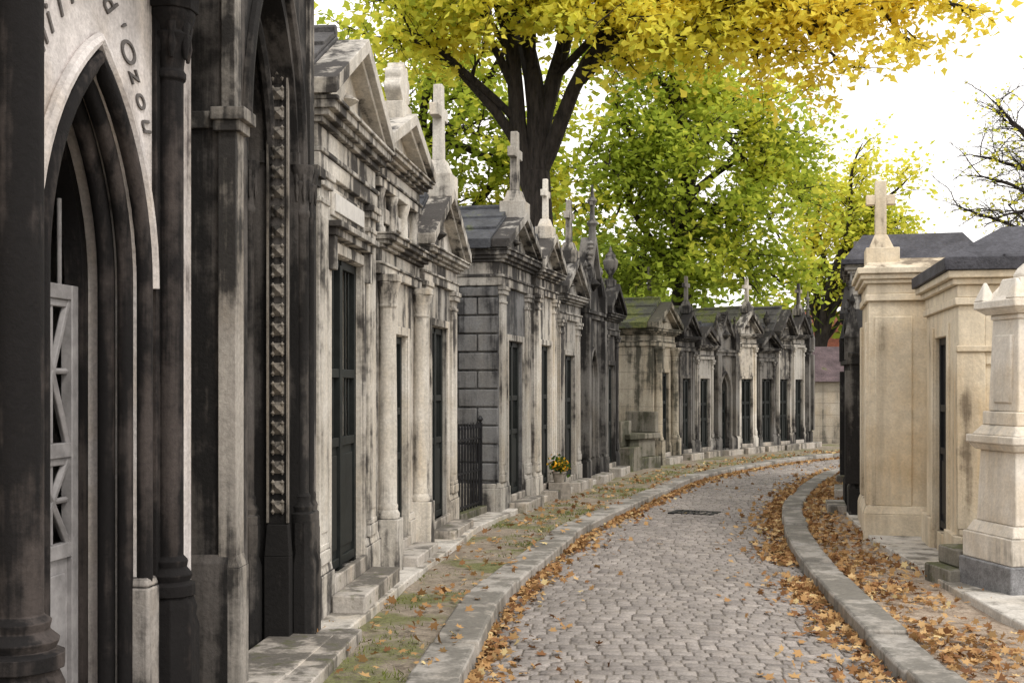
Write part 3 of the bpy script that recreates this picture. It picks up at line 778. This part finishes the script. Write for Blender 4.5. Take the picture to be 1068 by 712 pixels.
def scatter_leaves(name,C,size,tint,mat,shape,flat=0.0,parent=None):
    N=len(C); C=np.asarray(C)
    a=RNG.normal(size=(N,3)); a[:,2]*=(1-flat)*.9+.02
    a/=np.linalg.norm(a,axis=1)[:,None]
    b=RNG.normal(size=(N,3)); b[:,2]*=(1-flat)*.9+.02
    b-=a*(a*b).sum(1)[:,None]; b/=np.linalg.norm(b,axis=1)[:,None]
    n=np.cross(a,b)
    sz=size*RNG.uniform(.6,1.3,N)
    V=np.zeros((N,len(shape),3))
    for k,(x,y,z) in enumerate(shape):
        V[:,k]=C+(a*x+b*y+n*z)*sz[:,None]
    ob=mesh_np(name,V,mat,tint)
    if parent:
        ob.parent=parent
    return ob
SH4=[(-.5,0,0),(0,-.33,.08),(.55,0,0),(0,.33,.08)]
SH6=[(-.5,0,0),(-.15,-.42,.08),(.1,-.22,.03),(.6,0,-.05),(.1,.22,.03),(-.15,.42,.08)]
MAPLE=[(-.5,0,.0),(-.28,-.16,.03),(-.22,-.48,.12),(.02,-.25,.02),(.3,-.38,.1),(.26,-.12,.0),(.6,0,.08),(.26,.12,.0),(.3,.38,.1),(.02,.25,.02),(-.22,.48,.12),(-.28,.16,.03)]

def fallen():
    C=[]
    def zroad(v): return camber(v)+.023
    for n,mode in ((9000,'L'),(10500,'R'),(10500,'VR'),(2600,'VL'),(120,'mid')):
        for _ in range(n):
            s=random.uniform(8,44) 
            l,r=LR(s); W=np.linalg.norm(r-l)
            cl=mnoise.noise(Vector((s*.9,{'L':1,'R':5,'VR':9,'VL':13,'mid':20}[mode],0)))
            if random.random()>.60+cl*.9: continue
            if mode=='L': v=abs(random.gauss(0,.09 if random.random()<.82 else .24))/W; z=zroad(min(v,1)); p=l+(r-l)*v
            elif mode=='R': v=1-abs(random.gauss(0,.14 if random.random()<.82 else .30))/W; z=zroad(max(v,0)); p=l+(r-l)*v
            elif mode=='VR': o=.25+abs(random.gauss(0,.30)); p=offR(l,r,o); z=.10
            elif mode=='VL': o=random.uniform(.1,1.0); p=offL(l,r,o); z=.11 if o>.27 else .13
            else: v=random.random(); p=l+(r-l)*v; z=zroad(v)
            C.append((p[0],p[1],z+random.uniform(.004,.030)))
    C=np.array(C); t=np.clip(RNG.normal(.56,.22,len(C)),0,1)
    scatter_leaves('fallen_leaves',C,.060,t,ML_fall,MAPLE,flat=.72)
fallen()

def grass():
    C=[]
    for _ in range(420):
        s=random.uniform(13,36); l,r=LR(s); o=.3+random.random()**1.2*.75; p=offL(l,r,o)
        if mnoise.noise(Vector((p[0]*1.2,p[1]*1.2,0)))<-.05: continue
        for k in range(24): C.append((p[0]+random.gauss(0,.07),p[1]+random.gauss(0,.07),.085))
    N=len(C);C=np.array(C); an=RNG.uniform(0,6.28,N); h=RNG.uniform(.012,.038,N); w=.004
    V=np.zeros((N,3,3)); dx=np.stack([np.cos(an),np.sin(an),0*an],1)
    V[:,0]=C-dx*w; V[:,1]=C+dx*w; V[:,2]=C+np.stack([RNG.normal(0,.015,N),RNG.normal(0,.015,N),h],1)
    mesh_np('grass',V,ML_grass,RNG.random(N))
grass()

# ------------------------------------------------------------------ trees
def bark(name,c=(.024,.020,.018)):
    N=NT(name); g=N.geo(); n=N.noise(N.mapping(g.outputs['Position'],sc=(9,9,2)),1.5,4,.7)
    cc=N.mix(N.map(n,.35,.65),tuple(x*.5 for x in c),tuple(x*1.9 for x in c))
    return N.bsdf(cc,.95,N.bump(n,.9,.05))
M_bark=bark('tree_bark')
def path(p0,p1,bow,n,wob):
    p0=Vector(p0);p1=Vector(p1); L=(p1-p0).length; out=[]
    ph=[random.uniform(0,6.28) for _ in range(3)]
    for i in range(n+1):
        t=i/n; p=p0.lerp(p1,t); p.z+=bow*L*math.sin(math.pi*t)
        k=math.sin(math.pi*min(1,t*1.0))*wob*L
        p+=Vector((math.sin(t*7+ph[0]),math.sin(t*6+ph[1]),math.sin(t*8+ph[2])*.5))*k
        out.append(p)
    return out
# limb = (start, target, radius[, bow]); start is a fraction of the trunk, or (limb index, fraction) of an earlier limb
def tree(name,base,trunk,r0,limbs,mat,leafn,leaf,tintf,sub=9,twigs=5,sublen=(.9,1.9),spread=.16,shape=SH4,minf=.35,twlen=(.35,.8),droop=0.0,taper=.45):
    par=empty(name,base[:2]); off=Vector((base[0],base[1],0))
    B=Part('trunk_and_limbs',M_bark,par,0)
    tp=[Vector(p)-off for p in trunk]; n=len(tp)
    fine=[]
    for i in range((n-1)*4+1): fine.append(Vector(cr([tuple(p) for p in tp],min(i/4,n-1-1e-6))))
    rs=[r0*(1.35 if i==0 else 1)*(1-taper*i/(len(fine)-1)) for i in range(len(fine))]
    B.tube(fine,rs,14)
    C=[]; LP=[]
    for lb in limbs:
        st,target,r=lb[:3]; bow=lb[3] if len(lb)>3 else .10; mf=minf
        if isinstance(st,tuple): a=LP[st[0]][int(st[1]*12)].copy(); mf=.22
        else: a=fine[int(st*(len(fine)-1))]
        b=Vector(target)-off; L=(b-a).length
        pl=path(a,b,bow,12,.03); LP.append(pl); rr=[r*(1-i/12)**.75*.95+.018 for i in range(13)]
        B.tube(pl,rr,9)
        for k in range(sub):
            f=mf+(1-mf)*(k+random.random())/sub; idx=min(11,int(f*12)); q=pl[idx].lerp(pl[idx+1],random.random())
            d=(b-a).normalized()*.7+Vector((random.gauss(0,.8),random.gauss(0,.8),random.gauss(.05-droop,.55))); d.normalize()
            ln=random.uniform(*sublen)*(1.15-.5*f)
            e=q+d*ln; sp=path(q,e,.06,6,.04); r1=max(.014,r*.32*(1.1-f))
            B.tube(sp,[r1*(1-i/6)+.007 for i in range(7)],5)
            for m in range(twigs):
                g=.25+.75*(m+random.random())/twigs; qq=sp[min(5,int(g*6))]
                dd=d*.6+Vector((random.gauss(0,.7),random.gauss(0,.7),random.gauss(-droop,.5))); dd.normalize(); tl=random.uniform(*twlen)
                ee=qq+dd*tl; B.tube([qq,qq.lerp(ee,.5)+Vector((0,0,.03)),ee],[.009,.006,.003],3)
                w=random.uniform(.3,1.5)
                for _ in range(int(leafn*w)):
                    u=random.random()**.6; c=qq.lerp(ee,u*1.1); C.append((c.x+random.gauss(0,spread),c.y+random.gauss(0,spread),c.z+random.gauss(0,spread*.75)))
    B.done()
    if C:
        C=np.array(C); W=C+np.array(off)
        scatter_leaves('foliage',C,leaf,tintf(W),mat,shape,flat=.35,parent=par)
    return par
def nz3(W,s,seed=0): return np.array([mnoise.noise(Vector((p[0]*s+seed,p[1]*s,p[2]*s))) for p in W])
def tmain(W): 
    t=.58+.045*(W[:,0]-1.0)+.03*(W[:,2]-7)/2+.28*nz3(W,.6,4)+RNG.normal(0,.08,len(W)); return np.clip(t,.18,.84)
limbs=[(.84,(-1.0,21.5,10.8),.19,.02),(1,(.1,22.4,12.2),.21,.0),(1,(1.5,21.6,11.6),.18,.03),(.95,(3.6,21.0,9.9),.15,.10),
((0,.20),(-2.7,21.5,8.9),.09),((0,.35),(-1.9,20.6,9.3),.07),((0,.45),(-1.3,20.0,8.4),.05,.18),((0,.30),(-2.4,20.7,7.6),.06,.15),
((1,.30),(.1,19.8,9.1),.06),((1,.45),(-.6,20.2,9.3),.06),((2,.30),(1.4,20.0,8.7),.06),((2,.42),(2.4,21.6,9.4),.07),((2,.30),(3.0,20.3,8.4),.07),
((3,.35),(5.6,20.3,9.2),.10),((3,.50),(7.2,20,8.6),.09),((3,.30),(2.9,20.3,7.5),.06,.16),((3,.45),(4.4,20.5,8.1),.07),((3,.60),(6.3,19.8,9.4),.07),((3,.7),(5.2,21.5,10.4),.08),
((13,.55),(7.8,20.4,7.9),.06,.14),((13,.35),(5.3,20.0,7.4),.06,.16),((14,.5),(6.8,20.3,7.3),.05,.16),((13,.45),(6.0,21,8.1),.06),((16,.5),(5.7,20.2,6.9),.045,.2),((16,.4),(4.4,20.3,7.2),.045,.15),((12,.5),(3.5,20.6,7.9),.05),((10,.4),(1.9,20.1,7.7),.045,.15),((9,.5),(-.5,20.1,8.0),.045,.12)]
tree('yellow_maple_tree',(.5,22.0),[(.5,22,-.1),(.5,22,1.8),(.52,22,3.4),(.47,22.02,4.6),(.44,22.05,5.5)],.37,limbs,ML_main,19,.155,tmain,sub=10,twigs=6,shape=SH6,sublen=(.7,1.5),spread=.15,minf=.42,taper=.30)
def tgreen(W): 
    t=.28+.02*(W[:,0]-4)+.05*(W[:,2]-6)/3+.24*nz3(W,.5,9)+RNG.normal(0,.07,len(W)); return np.clip(t,0,.6)
lim2=[]
random.seed(21)
for x,y,z in ((2.5,29,8.4),(3.8,30,9.1),(4.8,29,9.1),(6.2,30,8.6),(7.4,31,7.8),(2.2,28.5,6.9),(3.4,29,7.2),(4.6,28,7.2),(6.4,30,6.7),(7.6,31,6.2),(2.5,29,5.6),(3.8,28.5,5.6),(5.3,29,5.4),(6.8,30,5.1),(3,29.5,4.4),(4.3,29,4.2),(5.9,30,4.1),(7.1,31,4.1),(4,30,10.8),(2,29,10),(5.9,31,11)):
    lim2.append((random.uniform(.35,1),(x,y,z),random.uniform(.08,.14)))
tree('green_linden_tree',(4.3,30.5),[(4.3,30.5,-.1),(4.3,30.5,3),(4.4,30.4,5),(4.3,30.3,7.5),(4.2,30.3,9.5)],.32,lim2,ML_main,19,.185,tgreen,sub=10,twigs=6,sublen=(.8,2.0),spread=.2)
def tback(W): 
    t=.38+.27*nz3(W,.45,19)+RNG.normal(0,.08,len(W)); return np.clip(t,.05,.7)
lim3=[]
for x,z in ((-6,7),(-5,9.5),(-4.2,6),(-3.6,8),(-3,10.2),(-2.2,6.6),(-1.4,8.8),(-.6,7.0),(.2,9.8),(.8,6.6),(1.4,8.6),(1.6,5.6),(-.3,5.4),(-3.2,5.0),(-1.8,10),(2,7.2)):
    lim3.append((random.uniform(.3,1),(x,28+random.uniform(-2,2),z),random.uniform(.08,.15)))
tree('background_maple_tree',(-2.2,29),[(-2.2,29,-.1),(-2.2,29,2.5),(-2.1,29,5),(-2.3,28.8,8)],.34,lim3,ML_main,19,.20,tback,sub=10,twigs=5,sublen=(.9,2.0),spread=.2)
def tfar(W): return np.clip(.50+.2*nz3(W,.4,29)+RNG.normal(0,.08,len(W)),.15,.75)
lim4=[]
for k in range(20):
    x,z=((11,9.6),(11.8,10.1),(12.7,10.3),(13.4,9.4),(14.3,9.0),(11.4,8.3),(12.5,8.6),(13.6,8.1),(14.7,7.8),(11.2,7.0),(12.1,7.0),(13.2,7.0),(14.3,6.4),(11.8,5.6),(12.9,5.6),(13.8,4.9),(11,5.2),(14.9,5.6),(13.9,7.4),(14.8,8.4))[k]
    lim4.append((random.uniform(.3,1),(x,45+random.uniform(-2,2),z),random.uniform(.08,.13)))
tree('distant_maple_tree',(11.9,45),[(11.4,45,-.1),(11.6,45,3),(12.2,45,5),(12.8,45,7.5)],.3,lim4,ML_main,12,.22,tfar,sub=9,twigs=5,sublen=(.8,2.1),spread=.25)
lim5=[(random.uniform(.4,1),(x,38+random.uniform(-1.5,1.5),z),.07) for x,z in ((14.8,8.2),(15.2,9.8),(15.8,11),(16,7.4),(16.8,12.2),(17,9),(18,10.5),(18.5,13),(15.2,6.8),(19,8),(20,11),(14.6,7.4),(15,9))]
tree('bare_tree',(18.2,38),[(18.2,38,-.1),(18.1,38,3),(17.8,38,5.5),(17.6,38,8)],.22,lim5,ML_main,1.5,.16,tfar,sub=14,twigs=7,sublen=(.8,2.2),spread=.08,twlen=(.5,1.1))

def mass():
    C=[];
    for _ in range(95):
        x=random.uniform(-42,14); y=random.uniform(44,62); zt=random.uniform(2.5,8.5)*(1 if x<9 else .6)
        for k in range(210):
            v=np.random.normal(size=3); v/=np.linalg.norm(v); r=random.random()**.35
            C.append((x+v[0]*r*2.6,y+v[1]*r*2.2,max(.1,zt+v[2]*r*2.0)))
    C=np.array(C); t=np.clip(.12+.22*nz3(C,.3,2)+RNG.normal(0,.06,len(C)),0,.5)
    scatter_leaves('distant_trees',C,.46,t,ML_main,SH4,flat=.3)
mass()

# ================================================================== far buildings
def house(name,x0,x1,y0,y1,h,rh,wall,roof,wins=()):
    par=empty(name,(x0,y0),(x1,y0)); w=x1-x0; d=y1-y0
    W=Part('walls',wall,par,.01); W.box(0,w,0,d,0,h); W.done()
    R=Part('roof',roof,par,.01); 
    R.v=[(-.15,-.2,h),(w+.15,-.2,h),(w+.15,d+.2,h),(-.15,d+.2,h),(-.15,d/2,h+rh),(w+.15,d/2,h+rh)]
    R.f=[(0,1,5,4),(2,3,4,5),(0,4,3),(1,2,5),(0,3,2,1)]; R.done()
    X=Part('windows',M_dark,par,.005)
    F=Part('window_frames',M_plaque,par,.004)
    for wx,wz in wins:
        X.box(wx,wx+.5,-.01,.05,wz,wz+.7)
        for q in ((wx-.06,wx,wz-.06,wz+.76),(wx+.5,wx+.56,wz-.06,wz+.76),(wx,wx+.5,wz-.06,wz),(wx,wx+.5,wz+.7,wz+.76),(wx+.235,wx+.265,wz,wz+.7)): F.box(q[0],q[1],-.04,.02,q[2],q[3])
    X.done();F.done()
R_purple=slate('plum_slate_roof',(.060,.040,.044),-.3,.12); R_red=slate('red_tile_roof',(.26,.08,.05),-.4,.2)
house('low_stone_outbuilding',7.75,13.5,31,33.4,1.65,.95,stone('out_wall',(.50,.45,.38),(.12,.11,.09),.2,.3),R_purple,((1.6,.6),(3.0,.6),(4.4,.6)))
house('red_roof_house',10.0,16.0,46,50,3.0,1.5,stone('house_wall',(.55,.5,.42),(.2,.18,.15),.2),R_red,((.9,1.4),(2.6,1.4),(4.2,1.4)))

# ================================================================== small objects
rail=empty('iron_railing',(-.60,12.68),(-.36,13.55)); I=Part('bars',M_iron,rail,0)
for k in range(9):
    x=.02+k*.105; I.tube([(x,0,.12),(x,0,1.1)],.010,6); I.pyr(x,0,1.1,.022,.08)
for z in (.25,.62,.98): I.box(0,.9,-.012,.012,z,z+.022)
for x in (0,.9): I.box(x-.02,x+.02,-.02,.02,.1,1.16); I.lathe(x,0,[(.01,1.16),(.035,1.2),(.01,1.24)],8)
for k in range(1,8):
    y=k*.11; I.tube([(0,y,.12),(0,y,1.1)],.010,6); I.pyr(0,y,1.1,.022,.08)
for z in (.25,.62,.98): I.box(-.01,.01,.021,.85,z,z+.02)
I.done()
Bs=Part('base_stone',mossst,rail,.012); Bs.box(-.05,.95,-.07,.07,0,.22); Bs.box(-.05,.07,.071,.9,0,.219); Bs.done()

ML_flow=leafmat('flower_petals',[(0,(.05,.09,.02)),(.5,(.09,.16,.03)),(.6,(.85,.30,.03)),(1,(.90,.62,.05))],.3)
pot=empty('potted_flowers',(.62,15.75)); 
Pt=Part('flower_pot',simple('pot_stone',(.30,.27,.23),.8),pot,.003); Pt.box(-.14,.14,-.14,.14,0,.30); Pt.lathe(0,0,[(.065,.30),(.09,.42),(.10,.42),(.10,.445),(.08,.445)],14); Pt.done()
C=RNG.normal(size=(420,3))*np.array([.06,.06,.05])+np.array([0,0,.52]); tt=np.where(RNG.random(420)<.28,RNG.uniform(.62,1,420),.25)
scatter_leaves('flowers',C,.045,tt,ML_flow,SH6,parent=pot)

# ================================================================== camera, light, world
cam=bpy.data.cameras.new('camera'); co=bpy.data.objects.new('camera',cam); col.objects.link(co)
co.location=(0,0,1.6); co.rotation_euler=(math.radians(90),0,0); cam.lens=42; cam.sensor_width=36; cam.shift_y=44/1068; cam.clip_end=1500; cam.clip_start=.05
scene.camera=co
az=math.radians(140); el=math.radians(50)
sun=bpy.data.lights.new('sun','SUN'); sun.energy=1.5; sun.angle=math.radians(12); sun.color=(1,.95,.88)
so=bpy.data.objects.new('sun',sun); col.objects.link(so)
dirv=Vector((math.sin(az)*math.cos(el),math.cos(az)*math.cos(el),math.sin(el)))
so.rotation_euler=dirv.to_track_quat('Z','Y').to_euler(); so.location=dirv*30
w=bpy.data.worlds.new('World'); scene.world=w; w.use_nodes=True; nt=w.node_tree; nt.nodes.clear()
o=nt.nodes.new('ShaderNodeOutputWorld'); bg=nt.nodes.new('ShaderNodeBackground'); sk=nt.nodes.new('ShaderNodeTexSky'); sk.sky_type='NISHITA'; sk.sun_disc=False
sk.sun_elevation=el; sk.sun_rotation=az; sk.air_density=1.5; sk.dust_density=4
mx=nt.nodes.new('ShaderNodeMix'); mx.data_type='RGBA'; mx.inputs[0].default_value=.90
nt.links.new(sk.outputs[0],mx.inputs[6]); mx.inputs[7].default_value=(14.3,13.8,13.4,1)
nt.links.new(mx.outputs[2],bg.inputs[0]); bg.inputs[1].default_value=.125; nt.links.new(bg.outputs[0],o.inputs[0])
scene.view_settings.view_transform='Standard'; scene.view_settings.look='None'; scene.view_settings.exposure=0
